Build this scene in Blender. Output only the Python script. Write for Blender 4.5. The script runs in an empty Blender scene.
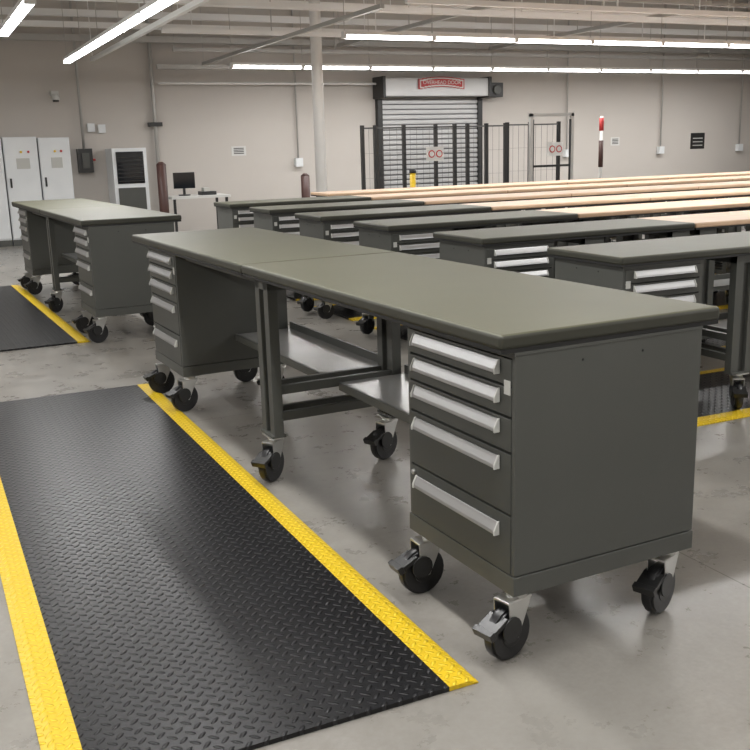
import bpy, bmesh, math, random
from mathutils import Vector, Matrix
random.seed(4)
S=bpy.context.scene
COL=bpy.context.collection
S.view_settings.view_transform='Standard'

# ---------------------------------------------------------------- materials
def new_mat(name,base=(.5,.5,.5),rough=.5,metal=0.0,spec=.5,emit=None,es=0,coat=0):
    m=bpy.data.materials.new(name); m.use_nodes=True
    b=m.node_tree.nodes["Principled BSDF"]
    b.inputs["Base Color"].default_value=(*base,1); b.inputs["Roughness"].default_value=rough
    b.inputs["Metallic"].default_value=metal; b.inputs["Specular IOR Level"].default_value=spec
    if emit: b.inputs["Emission Color"].default_value=(*emit,1); b.inputs["Emission Strength"].default_value=es
    return m
class NB:
    def __init__(s,m): s.t=m.node_tree; s.b=s.t.nodes["Principled BSDF"]; s.l=s.t.links
    def n(s,typ,**k):
        x=s.t.nodes.new(typ)
        for a,v in k.items(): setattr(x,a,v)
        return x
    def math(s,op,a,b=None,c=None):
        x=s.n("ShaderNodeMath",operation=op)
        for i,v in enumerate((a,b,c)):
            if v is None: continue
            if isinstance(v,(int,float)): x.inputs[i].default_value=v
            else: s.l.new(v,x.inputs[i])
        return x.outputs[0]
    def coords(s,kind="Object"):
        return s.n("ShaderNodeTexCoord").outputs[kind]
    def noise(s,vec,scale,detail=4,rough=.55):
        x=s.n("ShaderNodeTexNoise"); x.inputs["Scale"].default_value=scale; x.inputs["Detail"].default_value=detail; x.inputs["Roughness"].default_value=rough
        s.l.new(vec,x.inputs["Vector"]); return x.outputs["Fac"]
    def ramp(s,fac,stops):
        x=s.n("ShaderNodeValToRGB"); e=x.color_ramp.elements
        while len(e)<len(stops): e.new(.5)
        for i,(p,c) in enumerate(stops): e[i].position=p; e[i].color=(*c,1)
        s.l.new(fac,x.inputs[0]); return x.outputs[0]
    def mix(s,fac,a,b):
        mx=s.n("ShaderNodeMix",data_type='RGBA')
        for i,v in ((0,fac),(6,a),(7,b)):
            if isinstance(v,(int,float)): mx.inputs[i].default_value=v
            elif isinstance(v,tuple): mx.inputs[i].default_value=(*v,1)
            else: s.l.new(v,mx.inputs[i])
        return mx.outputs[2]
    def bump(s,h,strength,dist):
        x=s.n("ShaderNodeBump"); x.inputs["Strength"].default_value=strength; x.inputs["Distance"].default_value=dist
        s.l.new(h,x.inputs["Height"]); s.l.new(x.outputs[0],s.b.inputs["Normal"])
def mottled(name,c1,c2,scale,rough,bumpd=0,spec=.5,metal=0,bscale=None,stretch=None):
    m=new_mat(name,c1,rough,metal,spec); k=NB(m); v=k.coords()
    if stretch:
        mp=k.n("ShaderNodeMapping"); mp.inputs["Scale"].default_value=stretch; k.l.new(v,mp.inputs[0]); v=mp.outputs[0]
    f=k.noise(v,scale); k.l.new(k.ramp(f,[(.3,c1),(.7,c2)]),k.b.inputs["Base Color"])
    if bumpd: k.bump(k.noise(v,bscale or scale*20,3),.5,bumpd)
    return m
M={}
M['paint']=mottled("grey_paint",(.066,.068,.061),(.073,.075,.068),3,.44,.0002,bscale=250)
M['paint_d']=mottled("drawer_paint",(.052,.054,.048),(.058,.060,.054),3,.44,.0002,bscale=250)
M['dark']=new_mat("dark_gap",(.010,.010,.010),.6)
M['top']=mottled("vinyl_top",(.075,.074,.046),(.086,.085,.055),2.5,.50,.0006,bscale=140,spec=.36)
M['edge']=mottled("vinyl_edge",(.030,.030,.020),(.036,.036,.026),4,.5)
M['alu']=new_mat("aluminium",(.36,.36,.36),.36,.85)
M['chrome']=new_mat("zinc",(.6,.6,.58),.28,.9)
M['rubber']=new_mat("black_rubber",(.010,.010,.011),.35)
M['plast']=new_mat("black_plastic",(.014,.014,.014),.3)
M['shelf']=mottled("shelf_steel",(.26,.26,.25),(.32,.32,.31),2,.22,0,spec=.8)
M['wood']=mottled("maple_top",(.55,.365,.235),(.66,.465,.31),2.2,.4,0,stretch=(1,9,1))
M['label']=new_mat("label",(.5,.5,.47),.6)
M['white']=new_mat("white_paint",(.62,.62,.60),.45)
M['column']=mottled("column_paint",(.76,.75,.73),(.82,.81,.79),2,.5)
M['elec']=mottled("enclosure_paint",(.68,.70,.71),(.74,.76,.77),2,.4)
M['red']=new_mat("red_paint",(.45,.03,.03),.4)
M['maroon']=new_mat("maroon_paint",(.06,.025,.02),.5)
M['yel']=new_mat("yellow_paint",(.75,.5,.03),.4)
M['blackm']=new_mat("black_metal",(.02,.02,.02),.4)
M['conduit']=new_mat("galvanised",(.45,.44,.42),.4,.4)
M['lamp']=new_mat("tube_glow",(1,1,1),.5,emit=(1,.995,.985),es=9)
M['lampoff']=new_mat("fixture_white",(.82,.82,.81),.4)
M['screen']=new_mat("screen_glass",(.01,.012,.015),.1)
M['shut']=new_mat("shutter_steel",(.48,.48,.48),.4,.3)
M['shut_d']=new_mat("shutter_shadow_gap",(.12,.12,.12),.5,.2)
M['mesh']=new_mat("fence_wire",(.10,.10,.10),.5)

def tread(name,base,hi,rough,cell,h,spec):
    m=new_mat(name,base,rough,0,spec); k=NB(m); v=k.coords()
    sp=k.n("ShaderNodeSeparateXYZ"); k.l.new(v,sp.inputs[0])
    a=k.math('MULTIPLY',k.math('ADD',sp.outputs[0],sp.outputs[1]),.7071/cell)
    b=k.math('MULTIPLY',k.math('SUBTRACT',sp.outputs[0],sp.outputs[1]),.7071/cell)
    fa,fb=k.math('FLOOR',a),k.math('FLOOR',b)
    par=k.math('ABSOLUTE',k.math('MODULO',k.math('ADD',fa,fb),2.0))
    la=k.math('SUBTRACT',k.math('SUBTRACT',a,fa),.5); lb=k.math('SUBTRACT',k.math('SUBTRACT',b,fb),.5)
    ip=k.math('SUBTRACT',1.0,par)
    p=k.math('ADD',k.math('MULTIPLY',la,par),k.math('MULTIPLY',lb,ip))
    q=k.math('ADD',k.math('MULTIPLY',lb,par),k.math('MULTIPLY',la,ip))
    p2=k.math('POWER',k.math('MULTIPLY',k.math('ABSOLUTE',p),1/.49),2.0)
    q2=k.math('POWER',k.math('MULTIPLY',k.math('ABSOLUTE',q),1/.20),2.0)
    d=k.math('SUBTRACT',1.0,k.math('ADD',p2,q2))
    hgt=k.math('POWER',k.math('MAXIMUM',d,0.0),.5)
    # base colour gets lighter with height on the raised bars
    k.l.new(k.mix(k.math('MULTIPLY',hgt,.9),base,hi),k.b.inputs["Base Color"])
    k.bump(hgt,1.0,h)
    return m
M['matblk']=tread("black_tread_vinyl",(.004,.004,.005),(.022,.022,.024),.36,.033,.010,.42)
M['matyel']=tread("yellow_tread_vinyl",(.64,.43,.012),(.80,.58,.03),.42,.028,.006,.4)

def concrete():
    m=new_mat("concrete",(.3,.29,.27),.4,0,.5); k=NB(m); v=k.coords()
    n1=k.noise(v,.8,6,.65); n2=k.noise(v,4.5,8,.7); n3=k.noise(v,60,4,.6)
    s=k.math('ADD',k.math('MULTIPLY',n1,.5),k.math('ADD',k.math('MULTIPLY',n2,.38),k.math('MULTIPLY',n3,.12)))
    c=k.ramp(s,[(.36,(.165,.154,.137)),(.5,(.235,.221,.199)),(.64,(.315,.30,.273))])
    st=k.noise(v,1.1,6,.66); mk=k.ramp(st,[(.50,(0,0,0)),(.72,(1,1,1))])
    c=k.mix(k.math('MULTIPLY',mk,.40),c,(.13,.122,.108))
    vo=k.n("ShaderNodeTexVoronoi"); vo.inputs["Scale"].default_value=5; k.l.new(v,vo.inputs["Vector"])
    spk=k.math('LESS_THAN',vo.outputs["Distance"],.04); c=k.mix(k.math('MULTIPLY',spk,.45),c,(.08,.075,.07))
    sp=k.n("ShaderNodeSeparateXYZ"); k.l.new(v,sp.inputs[0])
    def joint(o,off,per,w):
        x=k.math('PINGPONG',k.math('ADD',o,off),per/2)
        return k.math('LESS_THAN',x,w)
    j=k.math('MAXIMUM',joint(sp.outputs[0],-1.0,3.6,.003),joint(sp.outputs[1],.62,3.6,.003))
    c=k.mix(j,c,(.10,.092,.08))
    k.l.new(c,k.b.inputs["Base Color"])
    r=k.math('ADD',.17,k.math('MULTIPLY',n2,.25)); k.l.new(r,k.b.inputs["Roughness"])
    k.bump(n3,.12,.0015)
    return m
M['floor']=concrete()
M['wall']=mottled("wall_beige",(.515,.48,.445),(.545,.51,.473),.6,.75,.001,bscale=60)
M['ceil']=mottled("ceiling_deck",(.70,.70,.70),(.76,.76,.76),1,.7)

# ---------------------------------------------------------------- mesh builder
class B:
    def __init__(s): s.bm=bmesh.new(); s.mats=[]
    def mi(s,m):
        if m not in s.mats: s.mats.append(m)
        return s.mats.index(m)
    def _tag(s,vs,m,mat=None):
        if mat is not None: bmesh.ops.transform(s.bm,matrix=mat,verts=vs)
        i=s.mi(m); fs=set()
        for v in vs:
            for f in v.link_faces: fs.add(f)
        for f in fs: f.material_index=i
        return fs
    def box(s,x0,x1,y0,y1,z0,z1,m,mat=None):
        r=bmesh.ops.create_cube(s.bm,size=1)
        vs=r['verts']
        for v in vs: v.co=Vector(((x0+x1)/2+v.co.x*(x1-x0),(y0+y1)/2+v.co.y*(y1-y0),(z0+z1)/2+v.co.z*(z1-z0)))
        s._tag(vs,m,mat)
    def cyl(s,p,axis,r,L,m,seg=20,r2=None,smooth=True):
        q=Vector(axis).normalized().to_track_quat('Z','Y').to_matrix().to_4x4()
        res=bmesh.ops.create_cone(s.bm,cap_ends=True,segments=seg,radius1=r,radius2=r if r2 is None else r2,depth=L,matrix=Matrix.Translation(p)@q)
        fs=s._tag(res['verts'],m)
        if smooth:
            for f in fs:
                if len(f.verts)==4: f.smooth=True
    def rod(s,a,b,r,m,seg=8):
        a,b=Vector(a),Vector(b); s.cyl((a+b)/2,b-a,r,(b-a).length,m,seg)
    def prism(s,prof,y0,y1,m):
        v0=[s.bm.verts.new((x,y0,z)) for x,z in prof]; v1=[s.bm.verts.new((x,y1,z)) for x,z in prof]
        n=len(prof); i=s.mi(m)
        fs=[s.bm.faces.new(v0),s.bm.faces.new(v1[::-1])]
        for k in range(n): fs.append(s.bm.faces.new((v0[k],v1[k],v1[(k+1)%n],v0[(k+1)%n])))
        for f in fs: f.material_index=i
    def obj(s,name,bevel=0,swap=False,seg=2,loc=(0,0,0),rot=0):
        me=s.mesh(name,swap); return place(name,me,loc,rot,bevel,seg)
    def mesh(s,name,swap=False,zs=1.0):
        for v in s.bm.verts:
            if swap: v.co=Vector((v.co.y,v.co.x,v.co.z))
            v.co.z*=zs
        bmesh.ops.recalc_face_normals(s.bm,faces=s.bm.faces)
        me=bpy.data.meshes.new(name); s.bm.to_mesh(me); s.bm.free()
        for m in s.mats: me.materials.append(M[m])
        return me
def place(name,me,loc=(0,0,0),rot=0,bevel=0,seg=2):
    o=bpy.data.objects.new(name,me); COL.objects.link(o); o.location=loc; o.rotation_euler=(0,0,rot)
    if bevel:
        b=o.modifiers.new("bevel","BEVEL"); b.width=bevel; b.segments=seg; b.limit_method='ANGLE'; b.angle_limit=math.radians(40); b.harden_normals=False
    return o

# ---------------------------------------------------------------- workbench parts
ZB,ZT=.208,.902
def caster(b,x,y,ang,brake=True,seg=24):
    dx,dy=math.cos(ang),math.sin(ang); px,py=-dy,dx
    b.box(x-.045,x+.045,y-.045,y+.045,ZB-.006,ZB,'chrome')
    b.cyl((x,y,ZB-.014),(0,0,1),.032,.018,'chrome',seg)
    T=Matrix.Translation((x,y,0))@Matrix.Rotation(ang,4,'Z')
    b.box(-.03,.066,-.029,.029,ZB-.030,ZB-.022,'chrome',T)
    wx,R=.042,.080
    for sg in (-1,1):
        y0=sg*.029; pr=[(-.028,ZB-.024),(.066,ZB-.024),(wx+.016,R-.012),(wx-.016,R-.012)]
        vs0=[b.bm.verts.new(T@Vector((px_,y0-.002,pz))) for px_,pz in pr]; vs1=[b.bm.verts.new(T@Vector((px_,y0+.002,pz))) for px_,pz in pr]
        i=b.mi('chrome'); f=[b.bm.faces.new(vs0),b.bm.faces.new(vs1[::-1])]
        for k in range(4): f.append(b.bm.faces.new((vs0[k],vs1[k],vs1[(k+1)%4],vs0[(k+1)%4])))
        for q in f: q.material_index=i
    c=T@Vector((wx,0,R))
    b.cyl(c,(px,py,0),R,.028,'rubber',seg); b.cyl(c,(px,py,0),R-.006,.042,'rubber',seg)
    b.cyl(c,(px,py,0),.038,.046,'plast',16); b.cyl(c,(px,py,0),.011,.070,'chrome',10)
    if brake:
        for sg in (-1,1):
            b.cyl(T@Vector((wx+.014,sg*.034,R+.024)),(px,py,0),.038,.006,'plast',16)
        P=T@Matrix.Translation((wx+.060,0,R+.040))@Matrix.Rotation(math.radians(25),4,'Y')
        b.box(-.035,.035,-.034,.034,-.005,.010,'plast',P)
        b.box(.025,.045,-.036,.036,-.010,.016,'plast',P)
def cabinet(b,x0,y0,D=.672,W=.585,casters=True,angs=(192,180,200,185),drawers=(.080,.086,.100,.180,.179),seg=24,lock=True):
    x1,y1=x0+D,y0+W
    t=.016
    b.box(x0+.004,x1,y0,y0+t,ZB+.06,ZT,'paint'); b.box(x0+.004,x1,y1-t,y1,ZB+.06,ZT,'paint')
    b.box(x1-t,x1,y0+t,y1-t,ZB+.06,ZT,'paint')
    b.box(x0+.004,x1-t,y0+t,y1-t,ZT-.014,ZT-.001,'paint')
    b.box(x0+.03,x1-t,y0+t,y1-t,ZB+.05,ZT-.014,'dark')
    b.box(x0,x1+.001,y0-.003,y1+.003,ZB,ZB+.057,'paint')
    b.box(x0,x1+.001,y0-.002,y1+.002,ZT-.004,ZT+.006,'paint')
    for fx in (.34,.66): b.cyl((x0+D*fx,y0-.001,ZT-.04),(0,1,0),.004,.003,'dark',8)
    z=ZT-.012
    for n,h in enumerate(drawers):
        zt,zb=z,z-h; z=zb
        b.box(x0+.001,x0+.03,y0+.016,y1-.014,zb+.0035,zt-.0035,'paint_d')
        H=.036
        hz=zt-.012-H-(0.006 if h>.12 else 0)-(.016 if n==len(drawers)-1 else 0)
        pr=[(x0,hz+H),(x0-.004,hz+H),(x0-.007,hz+H-.008),(x0-.015,hz+.010),(x0-.017,hz),(x0-.013,hz-.001),(x0-.011,hz+.008),(x0,hz+.016)]
        b.prism(pr,y0+.072,y1-.056,'alu')
        en=[(x0,hz+H+.002),(x0-.006,hz+H+.001),(x0-.019,hz+.010),(x0-.019,hz-.003),(x0,hz-.003)]
        b.prism(en,y0+.066,y0+.072,'label'); b.prism(en,y1-.056,y1-.051,'label')
        b.box(x0-.001,x0+.002,y0+.075,y1-.06,hz-.006,hz+.006,'dark')
    b.box(x0-.002,x0+.002,y0+.018,y0+.046,ZT-.115,ZT-.075,'label')
    if lock:
        b.cyl((x0-.002,y1-.035,ZB+.21),(1,0,0),.009,.01,'chrome',12)
    if casters:
        i=.052
        for (cx,cy),a in zip(((x0+i,y0+i),(x0+i,y1-i),(x1-i,y0+i),(x1-i,y1-i)),angs): caster(b,cx,cy,math.radians(a),True,seg)
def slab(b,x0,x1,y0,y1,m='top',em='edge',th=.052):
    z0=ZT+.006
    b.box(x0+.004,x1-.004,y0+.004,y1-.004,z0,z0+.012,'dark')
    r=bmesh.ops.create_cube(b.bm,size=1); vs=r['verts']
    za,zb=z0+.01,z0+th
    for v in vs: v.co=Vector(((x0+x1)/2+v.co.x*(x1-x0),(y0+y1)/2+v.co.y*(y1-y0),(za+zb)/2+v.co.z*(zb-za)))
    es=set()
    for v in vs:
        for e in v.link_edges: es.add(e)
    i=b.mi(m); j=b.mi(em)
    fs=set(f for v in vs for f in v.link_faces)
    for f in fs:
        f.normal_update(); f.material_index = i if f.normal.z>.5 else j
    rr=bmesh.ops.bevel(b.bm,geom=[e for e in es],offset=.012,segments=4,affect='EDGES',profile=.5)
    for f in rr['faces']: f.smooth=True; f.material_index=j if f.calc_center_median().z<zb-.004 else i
def legframe(b,x0,x1,yc,w=.15,casters=True,angs=(215,200),seg=24,rails=(.30,.42)):
    pw=.045
    for xa in (x0,x1-pw):
        b.box(xa,xa+pw,yc-w/2,yc-w/2+.05,ZB+.01,ZT,'paint'); b.box(xa,xa+pw,yc+w/2-.05,yc+w/2,ZB+.01,ZT,'paint')
        b.box(xa+.02,xa+.03,yc-w/2+.05,yc+w/2-.05,ZB+.01,ZT,'paint_d')
        b.box(xa-.01,xa+pw+.01,yc-w/2,yc+w/2,ZB,ZB+.012,'paint')
    for rz in rails:
        b.box(x0+pw,x1-pw,yc-w/2+.01,yc-w/2+.035,rz-.02,rz+.02,'paint')
        b.box(x0+pw,x1-pw,yc+w/2-.035,yc+w/2-.01,rz-.02,rz+.02,'paint')
    b.box(x0,x1,yc-w/2,yc+w/2,ZT-.04,ZT+.006,'paint')
    if casters:
        caster(b,x0+.03,yc,math.radians(angs[0]),True,seg); caster(b,x1-.03,yc,math.radians(angs[1]),True,seg)
def shelf(b,x0,x1,y0,y1,z):
    b.box(x0,x1,y0,y1,z-.004,z,'shelf')
    b.box(x0-.002,x0+.012,y0,y1,z-.035,z+.002,'paint'); b.box(x1-.004,x1+.012,y0,y1,z-.02,z+.04,'paint')
TW=.786; L=1.99
PHI=.0336
def make_bench1():
    b=B(); slab(b,0,TW,0,L-.002); cabinet(b,.048,.006); legframe(b,.04,.68,1.86)
    shelf(b,.36,.70,.60,1.785,.42); return b.mesh("workbench_mesh")
def make_bench2():
    b=B(); slab(b,0,TW,.002,L); cabinet(b,.038,1.19,D=.65)
    shelf(b,.36,.70,-.05,1.185,.42)
    b.box(.10,.14,0,1.19,ZT-.04,ZT+.006,'paint'); b.box(.62,.66,0,1.19,ZT-.04,ZT+.006,'paint')
    return b.mesh("workbench_ext_mesh")
m1,m2=make_bench1(),make_bench2()
def onrow(y): return (-math.sin(PHI)*y,math.cos(PHI)*y,0)
for y in (0,5.57):
    place("workbench",m1,onrow(y),PHI,.0015)
    place("workbench",m2,onrow(y+L),PHI,.0015)

RD,RX,RY,RS,RL,ZSC=.62,1.73,2.24,1.275,1.68,.914
def make_rowbench():
    b=B(); slab(b,0,RD,0,RL-.004)
    cabinet(b,.02,.03,D=.56,W=.51,seg=12,angs=(260,250,240,255)); legframe(b,.03,.58,.86,seg=12); legframe(b,.03,.58,RL-.10,seg=12)
    shelf(b,.30,.58,.56,RL-.2,.40)
    return b.mesh("row_bench_mesh",swap=True,zs=ZSC)
def make_woodbench():
    b=B(); Lw=1.83; slab(b,0,RD,0,Lw-.004,'wood','wood',.05)
    legframe(b,.03,.58,.14,seg=10); legframe(b,.03,.58,Lw-.14,seg=10)
    shelf(b,.30,.58,.22,Lw-.22,.40)
    return b.mesh("wood_bench_mesh",swap=True,zs=ZSC)
mr,mw=make_rowbench(),make_woodbench()
for k in range(7):
    y=RY+RS*k-RD
    if k<6: place("workbench",mr,(RX,y,.0145),0)
    for j in range(7-k//3): place("wood_top_workbench",mw,(RX+RL+1.83*j,y,.0145),0)

# ---------------------------------------------------------------- floor mats
def floor_mat(x0,x1,y0,y1,rot=0,loc=(0,0,0),bw=.092,swap=False):
    b=B(); t=.014
    b.box(x0+bw,x1-bw,y0,y1,.001,t,'matblk')
    for a,c,s in ((x0,x0+bw,1),(x1-bw,x1,-1)):
        if s==1: pr=[(a,.001),(c,.001),(c,t+.0005),(a+.03,t),(a,.004)]
        else: pr=[(a,.001),(c,.001),(c,.004),(c-.03,t),(a,t+.0005)]
        b.prism(pr,y0,y1,'matyel')
    return b.obj("anti_fatigue_mat",0,swap=swap,loc=loc,rot=rot)
floor_mat(-1.213,-.088,-.03,3.96)
floor_mat(-1.11,0,0,3.97,rot=PHI,loc=(-.185,5.68,0),bw=.10)
for k in range(6):
    floor_mat(1.52+RS*k,2.42+RS*k,1.95,8.5,swap=True)

# ---------------------------------------------------------------- room shell
WY=15.5; XL,XR,YF,H=-6.0,21.0,-6.5,4.9
def plain(name,x0,x1,y0,y1,z0,z1,m):
    b=B(); b.box(x0,x1,y0,y1,z0,z1,m); return b.obj(name)
plain("floor",XL-.2,XR+.2,YF-.2,WY+.2,-.1,0,'floor')
plain("ceiling",XL-.2,XR+.2,YF-.2,WY+.2,H,H+.1,'ceil')
plain("wall_back",XL-.2,XR+.2,WY,WY+.2,0,H,'wall')
plain("wall_front",XL-.2,XR+.2,YF-.2,YF,0,H,'wall')
plain("wall_left",XL-.2,XL,YF,WY,0,H,'wall')
plain("wall_right",XR,XR+.2,YF,WY,0,H,'wall')

b=B(); b.cyl((4.44,12,H/2),(0,0,1),.085,H,'column',24); b.box(4.29,4.59,11.85,12.15,.0,.02,'column'); b.obj("steel_column")

# lights
LZ=2.72
def fixture(x0,y0,x1,y1,lit=True,n=None,light=True,power=60,z=LZ):
    d=Vector((x1-x0,y1-y0,0)); Ln=d.length; n=n or max(1,round(Ln/1.22)); ang=math.atan2(d.y,d.x)
    b=B(); s=Ln/n
    b.box(0,Ln,-.045,.045,.045,.085,'lampoff')
    for i in range(n):
        for yy in (-.03,.03): b.cyl((s*(i+.5),yy,.018),(1,0,0),.018,s-.06,'lamp' if lit else 'lampoff',10)
        b.box(s*i,s*i+.03,-.05,.05,0,.05,'lampoff'); b.box(s*(i+1)-.03,s*(i+1),-.05,.05,0,.05,'lampoff')
    for i in range(n+1): b.rod((min(max(s*i,.02),Ln-.02),0,.085),(min(max(s*i,.02),Ln-.02),0,H-z),.004,'conduit',6)
    o=b.obj("fluorescent_light",loc=(x0,y0,z),rot=ang)
    if light:
        ld=bpy.data.lights.new("tube_light","AREA"); ld.shape='RECTANGLE'; ld.size=Ln; ld.size_y=.1; ld.energy=power*Ln; ld.color=(1,.99,.975)
        lo=bpy.data.objects.new("tube_light",ld); COL.objects.link(lo); lo.parent=o; lo.location=(Ln/2,0,-.012)
PW=21
for yy in (-4.3,.3,4.7): fixture(3.5,yy,14.5,yy,power=PW)
fixture(3.58,9.05,15.8,9.05,power=PW); fixture(3.5,13.3,15.7,13.45,power=PW)
fixture(-.2,7.1,-.2,9.6,power=PW); fixture(-.2,-3.5,-.2,3.5,power=PW*.85); fixture(-3.5,-3.5,-3.5,12,power=PW)  # last row here is out of view, added to brighten the left side
fixture(.92,6.45,.92,12.8,power=PW*.7)

# ---------------------------------------------------------------- back wall
def enclosure(x0,x1,zt,ydepth=.42):
    b=B(); y0=15.06; b.box(x0,x1,y0+.02,y0+ydepth,.0,zt,'elec'); b.box(x0+.012,x1-.012,y0,y0+.02,.12,zt-.02,'elec')
    b.box(x0,x1,y0+.005,y0+.02,0,.1,'paint')
    b.box(x0+.05,x0+.08,y0-.02,y0,.95,1.1,'blackm'); b.box(x0+.18,x1-.14,y0-.006,y0,1.25,1.42,'label'); b.cyl((x1-.15,y0-.01,1.52),(0,1,0),.02,.02,'red',10)
    b.cyl(((x0+x1)/2,y0-.01,1.52),(0,1,0),.02,.02,'yel',10)
    return b.obj("electrical_enclosure",.004)
enclosure(-.55,.11,1.74); enclosure(.13,.66,1.76); enclosure(.68,1.18,1.74)
b=B(); b.box(1.34,1.58,15.30,15.48,1.15,1.55,'blackm'); b.box(1.40,1.52,15.27,15.30,1.22,1.48,'paint'); b.cyl((1.60,15.36,1.36),(1,0,0),.02,.06,'red',8)
b.rod((1.46,15.4,1.55),(1.46,15.4,H-.001),.022,'conduit',10); b.obj("disconnect_switch")
b=B(); b.box(1.82,2.40,14.85,15.45,0,1.54,'elec'); b.box(1.88,2.34,14.83,14.85,.95,1.48,'screen'); b.box(1.88,2.34,14.83,14.85,.15,.88,'paint')
for i in range(7): b.box(1.90,2.32,14.82,14.835,.98+i*.065,1.0+i*.065,'blackm')
b.obj("equipment_rack",.006)
b=B(); b.rod((2.72,15.4,0),(2.72,15.4,H),.035,'conduit',12); b.box(2.6,2.84,15.36,15.48,1.9,1.97,'blackm'); b.obj("wall_pipe")
def bollard(x,y,h,r=.075):
    b=B(); b.cyl((x,y,h/2),(0,0,1),r,h,'maroon',20); b.cyl((x,y,h+.02),(0,0,1),r,.04,'maroon',20,r2=r*.4); b.obj("bollard")
bollard(2.25,13.2,1.27); bollard(4.80,13.6,1.0)
b=B(); b.box(2.5,3.5,13.7,14.4,.70,.74,'white')
for x in (2.54,3.42):
    for y in (13.74,14.32): b.box(x,x+.04,y,y+.04,0,.70,'blackm')
b.obj("desk",.003)
b=B(); b.box(2.62,2.98,13.98,14.01,.86,1.12,'screen'); b.box(2.78,2.82,14.01,14.04,.76,.98,'blackm'); b.cyl((2.8,14.02,.752),(0,0,1),.1,.02,'blackm',20); b.obj("computer_monitor",.003)
b=B(); b.box(3.05,3.3,13.85,14.1,.741,.80,'blackm'); b.box(3.1,3.2,13.9,14.05,.80,.86,'label'); b.obj("desk_printer",.003)
def wallthing(name,x,z,w,h,m,d=.02,extra=None):
    b=B(); b.box(x-w/2,x+w/2,WY-d,WY-.001,z-h/2,z+h/2,m)
    if extra: extra(b,x,z,w,h,d)
    return b.obj(name,.002)
wallthing("junction_box",1.62,1.90,.12,.14,'elec',.08); wallthing("junction_box",1.80,1.88,.12,.14,'elec',.08)
b=B(); b.box(1.0,1.12,WY-.2,WY-.001,2.42,2.5,'white'); b.cyl((1.06,WY-.22,2.40),(0,0,1),.07,.10,'white',16,r2=.05); b.cyl((1.06,WY-.22,2.34),(0,0,1),.05,.04,'blackm',16); b.obj("security_camera")
def signlines(b,x,z,w,h,d):
    for i in range(4): b.box(x-w*.35,x+w*.35,WY-d-.002,WY-d,z+h*(.28-.18*i)-.008,z+h*(.28-.18*i)+.008,'blackm')
wallthing("wall_sign",4.25,1.44,.28,.17,'white',.01,signlines)
wallthing("wall_sign",12.95,1.42,.24,.18,'white',.01,signlines)
wallthing("wall_sign",15.35,1.38,.42,.36,'blackm',.01,lambda b,x,z,w,h,d:[b.box(x-w*.35,x+w*.35,WY-d-.002,WY-d,z+.05-.08*i,z+.07-.08*i,'label') for i in range(3)])
# roll-up door with ribbed slats
b=B(); x0,x1,zt=7.17,9.34,2.38
n=24; h=(zt-.06)/n
for i in range(n):
    z=.02+h*i
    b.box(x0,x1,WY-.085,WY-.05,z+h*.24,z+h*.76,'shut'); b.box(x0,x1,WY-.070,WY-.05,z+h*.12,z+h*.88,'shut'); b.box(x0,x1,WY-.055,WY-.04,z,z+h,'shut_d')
b.box(x0-.10,x0,WY-.12,WY-.001,0,zt-.035,'blackm'); b.box(x1,x1+.10,WY-.12,WY-.001,0,zt-.035,'blackm')
b.box(x0,x1,WY-.095,WY-.04,.0,.08,'blackm')
b.obj("door_1")
b=B(); b.box(x0-.12,x1+.05,WY-.45,WY-.001,zt,zt+.34,'shut'); b.box(x0-.15,x0-.09,WY-.48,WY-.001,zt-.03,zt+.37,'blackm'); b.box(x1+.03,x1+.10,WY-.48,WY-.001,zt-.03,zt+.37,'blackm')
b.box(x1+.10,x1+.42,WY-.40,WY-.05,zt-.02,zt+.26,'blackm'); b.cyl((x1+.26,WY-.42,zt+.12),(0,1,0),.09,.05,'paint',14); b.obj("door_coil_housing",.01)
b=B()
def arch(xa,xb,za,rise,h,y0,y1,m,n=12):
    for i in range(n):
        u0,u1=i/n,(i+1)/n; xm0,xm1=xa+(xb-xa)*u0,xa+(xb-xa)*u1
        zz=za+rise*(1-(2*(u0+u1)/2-1)**2); b.box(xm0,xm1,y0,y1,zz,zz+h,m)
arch(7.78,8.80,zt+.12,.05,.19,WY-.485,WY-.47,'red'); arch(7.805,8.775,zt+.135,.05,.16,WY-.489,WY-.47,'white'); arch(7.83,8.75,zt+.16,.05,.11,WY-.493,WY-.47,'red')
so=b.obj("door_sign")
cu=bpy.data.curves.new("lettering","FONT"); cu.body="OVERHEAD DOOR"; cu.size=.10; cu.extrude=.002; cu.align_x='CENTER'; cu.align_y='CENTER'; cu.materials.append(M['white'])
to=bpy.data.objects.new("lettering",cu); COL.objects.link(to); to.parent=so; to.location=(8.29,WY-.498,zt+.25); to.rotation_euler=(math.pi/2,0,0)
def fence(name,xs,y,zt,wires=True,pw=.028):
    b=B()
    for x in xs: b.box(x-pw,x+pw,y-pw,y+pw,0,zt,'blackm'); b.box(x-.07,x+.07,y-.07,y+.07,0,.01,'blackm')
    for a,c in zip(xs,xs[1:]):
        b.box(a+pw,c-pw,y-.012,y+.012,zt-.06,zt-.035,'mesh'); b.box(a+pw,c-pw,y-.012,y+.012,.10,.125,'mesh')
        if wires:
            k=int((c-a)/.12)
            for i in range(1,k): b.box(a+(c-a)*i/k-.0018,a+(c-a)*i/k+.0018,y-.002,y+.002,.1,zt-.04,'mesh')
            for i in range(1,4): b.box(a+pw,c-pw,y-.002,y+.002,.1+(zt-.15)*i/4,.103+(zt-.15)*i/4,'mesh')
    return b.obj(name)
fence("safety_fence",[5.62,5.86,6.40,7.02,7.40,7.66,8.05,8.45],13.0,1.80)
fence("safety_fence",[8.75,9.25,9.9],13.4,1.82)
b=B()
for x in (8.95,9.85): b.box(x-.03,x+.03,12.9,12.96,0,1.95,'conduit')
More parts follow.
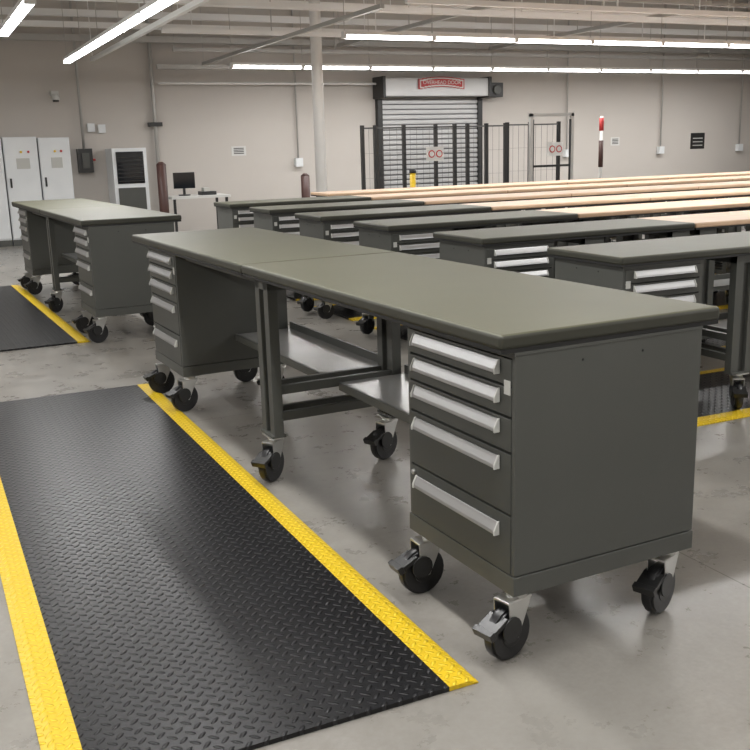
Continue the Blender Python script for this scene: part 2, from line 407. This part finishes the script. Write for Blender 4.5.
b.box(8.92,9.88,12.9,12.96,1.9,1.96,'conduit'); b.box(8.98,9.0,12.9,12.94,.1,1.85,'blackm'); b.box(9.8,9.82,12.9,12.94,.1,1.85,'blackm'); b.box(8.98,9.82,12.9,12.94,1.0,1.04,'blackm')
b.obj("gate_frame")
def roundsign(x,y,z):
    b=B(); b.box(x-.17,x+.17,y-.01,y,z-.12,z+.12,'white'); b.cyl((x-.07,y-.012,z),(0,1,0),.065,.006,'red',20); b.cyl((x-.07,y-.014,z),(0,1,0),.045,.008,'white',20)
    b.cyl((x+.08,y-.012,z),(0,1,0),.065,.006,'red',20); b.cyl((x+.08,y-.014,z),(0,1,0),.045,.008,'white',20); b.obj("warning_sign")
roundsign(6.98,12.96,1.30); roundsign(9.45,12.88,1.32)
b=B(); b.cyl((6.35,12.6,.5),(0,0,1),.05,1.0,'yel',14); b.cyl((6.35,12.6,1.03),(0,0,1),.06,.06,'blackm',14); b.obj("yellow_post")
b=B(); b.cyl((10.75,13.2,.95),(0,0,1),.03,1.9,'white',12); b.cyl((10.75,13.2,1.75),(0,0,1),.045,.24,'red',12); b.cyl((10.75,13.2,1.2),(0,0,1),.045,.5,'maroon',12); b.cyl((10.75,13.2,.01),(0,0,1),.15,.02,'blackm',20); b.obj("signal_post")
# wall conduits and small boxes
b=B()
for x in (5.4,11.6,14.2,16.6): b.rod((x,15.44,1.25),(x,15.44,H),.016,'conduit',8); b.box(x-.07,x+.07,15.38,15.48,1.12,1.28,'elec')
b.obj("wall_conduit")
# overhead struts, pipes and ducts
def strut(name,a,c,r,m='conduit',hang=True):
    b=B(); a,c=Vector(a),Vector(c); d=c-a; ang=math.atan2(d.y,d.x); Ln=d.length
    b.box(0,Ln,-r,r,-r,r,m)
    if hang:
        n=max(2,int(Ln/3))
        for i in range(n+1): x=min(max(Ln*i/n,.03),Ln-.03); b.box(x-.006,x+.006,-.006,.006,r,H-a.z,m)
    b.obj(name,loc=a,rot=ang)
for a,c,r,m in [((-3,9.6,3.15),(16,9.6,3.15),.03,'lampoff'),((2,11.5,3.05),(18,11.5,3.05),.03,'lampoff'),
  ((-3,12.6,3.62),(18,12.6,3.62),.035,'lampoff'),((4,8.2,3.05),(16,8.2,3.05),.03,'lampoff'),
  ((-3,14.4,3.62),(18,14.4,3.62),.05,'lampoff'),((3,14.9,3.15),(18,14.9,3.15),.03,'conduit'),
  ((5.5,11.0,3.45),(18,11.0,3.45),.04,'lampoff'),((6.5,10.2,3.5),(18,10.2,3.5),.03,'conduit'),
  ((-3,13.6,3.35),(18,13.6,3.35),.04,'lampoff'),((2.2,10.4,3.25),(18,10.4,3.25),.03,'lampoff'),
  ((1.7,7.6,3.0),(1.7,15.2,3.0),.03,'lampoff'),((3.6,8,2.95),(3.6,15.2,2.95),.025,'conduit'),
  ((-.6,9,3.1),(-.6,15.2,3.1),.03,'lampoff'),((6.2,9.5,3.3),(6.2,15.2,3.3),.03,'conduit'),((9.5,9.5,3.3),(9.5,15.2,3.3),.03,'conduit')]:
    strut("ceiling_strut",a,c,r,m)
strut("ceiling_pipe",(2.8,15.3,2.9),(19,15.3,2.9),.04,'conduit',False); strut("ceiling_pipe",(-4,15.35,3.35),(19,15.35,3.35),.05,'conduit',False)
strut("ceiling_pipe",(2.8,15.3,2.62),(7.0,15.3,2.62),.02,'conduit',False)

w=bpy.data.worlds.new("w"); S.world=w; w.use_nodes=True; w.node_tree.nodes["Background"].inputs[0].default_value=(.5,.5,.5,1); w.node_tree.nodes["Background"].inputs[1].default_value=.3

# ---------------------------------------------------------------- camera
f,yaw,pitch,roll=962.98,.4385,.2325,.0277; C=Vector((-1.3383,-2.0796,1.4457))
cy,sy,cp,sp=math.cos(yaw),math.sin(yaw),math.cos(pitch),math.sin(pitch)
fw=Vector((sy*cp,cy*cp,-sp)); r=Vector((cy,-sy,0)); d=fw.cross(r)
c,s=math.cos(roll),math.sin(roll); r2=c*r+s*d; d2=-s*r+c*d
mw_=Matrix((( r2.x,-d2.x,-fw.x,C.x),(r2.y,-d2.y,-fw.y,C.y),(r2.z,-d2.z,-fw.z,C.z),(0,0,0,1)))
cam=bpy.data.cameras.new("camera"); cam.sensor_width=36; cam.lens=36*f/750; cam.clip_start=.05; cam.clip_end=100
co=bpy.data.objects.new("camera",cam); co.matrix_world=mw_; COL.objects.link(co); S.camera=co
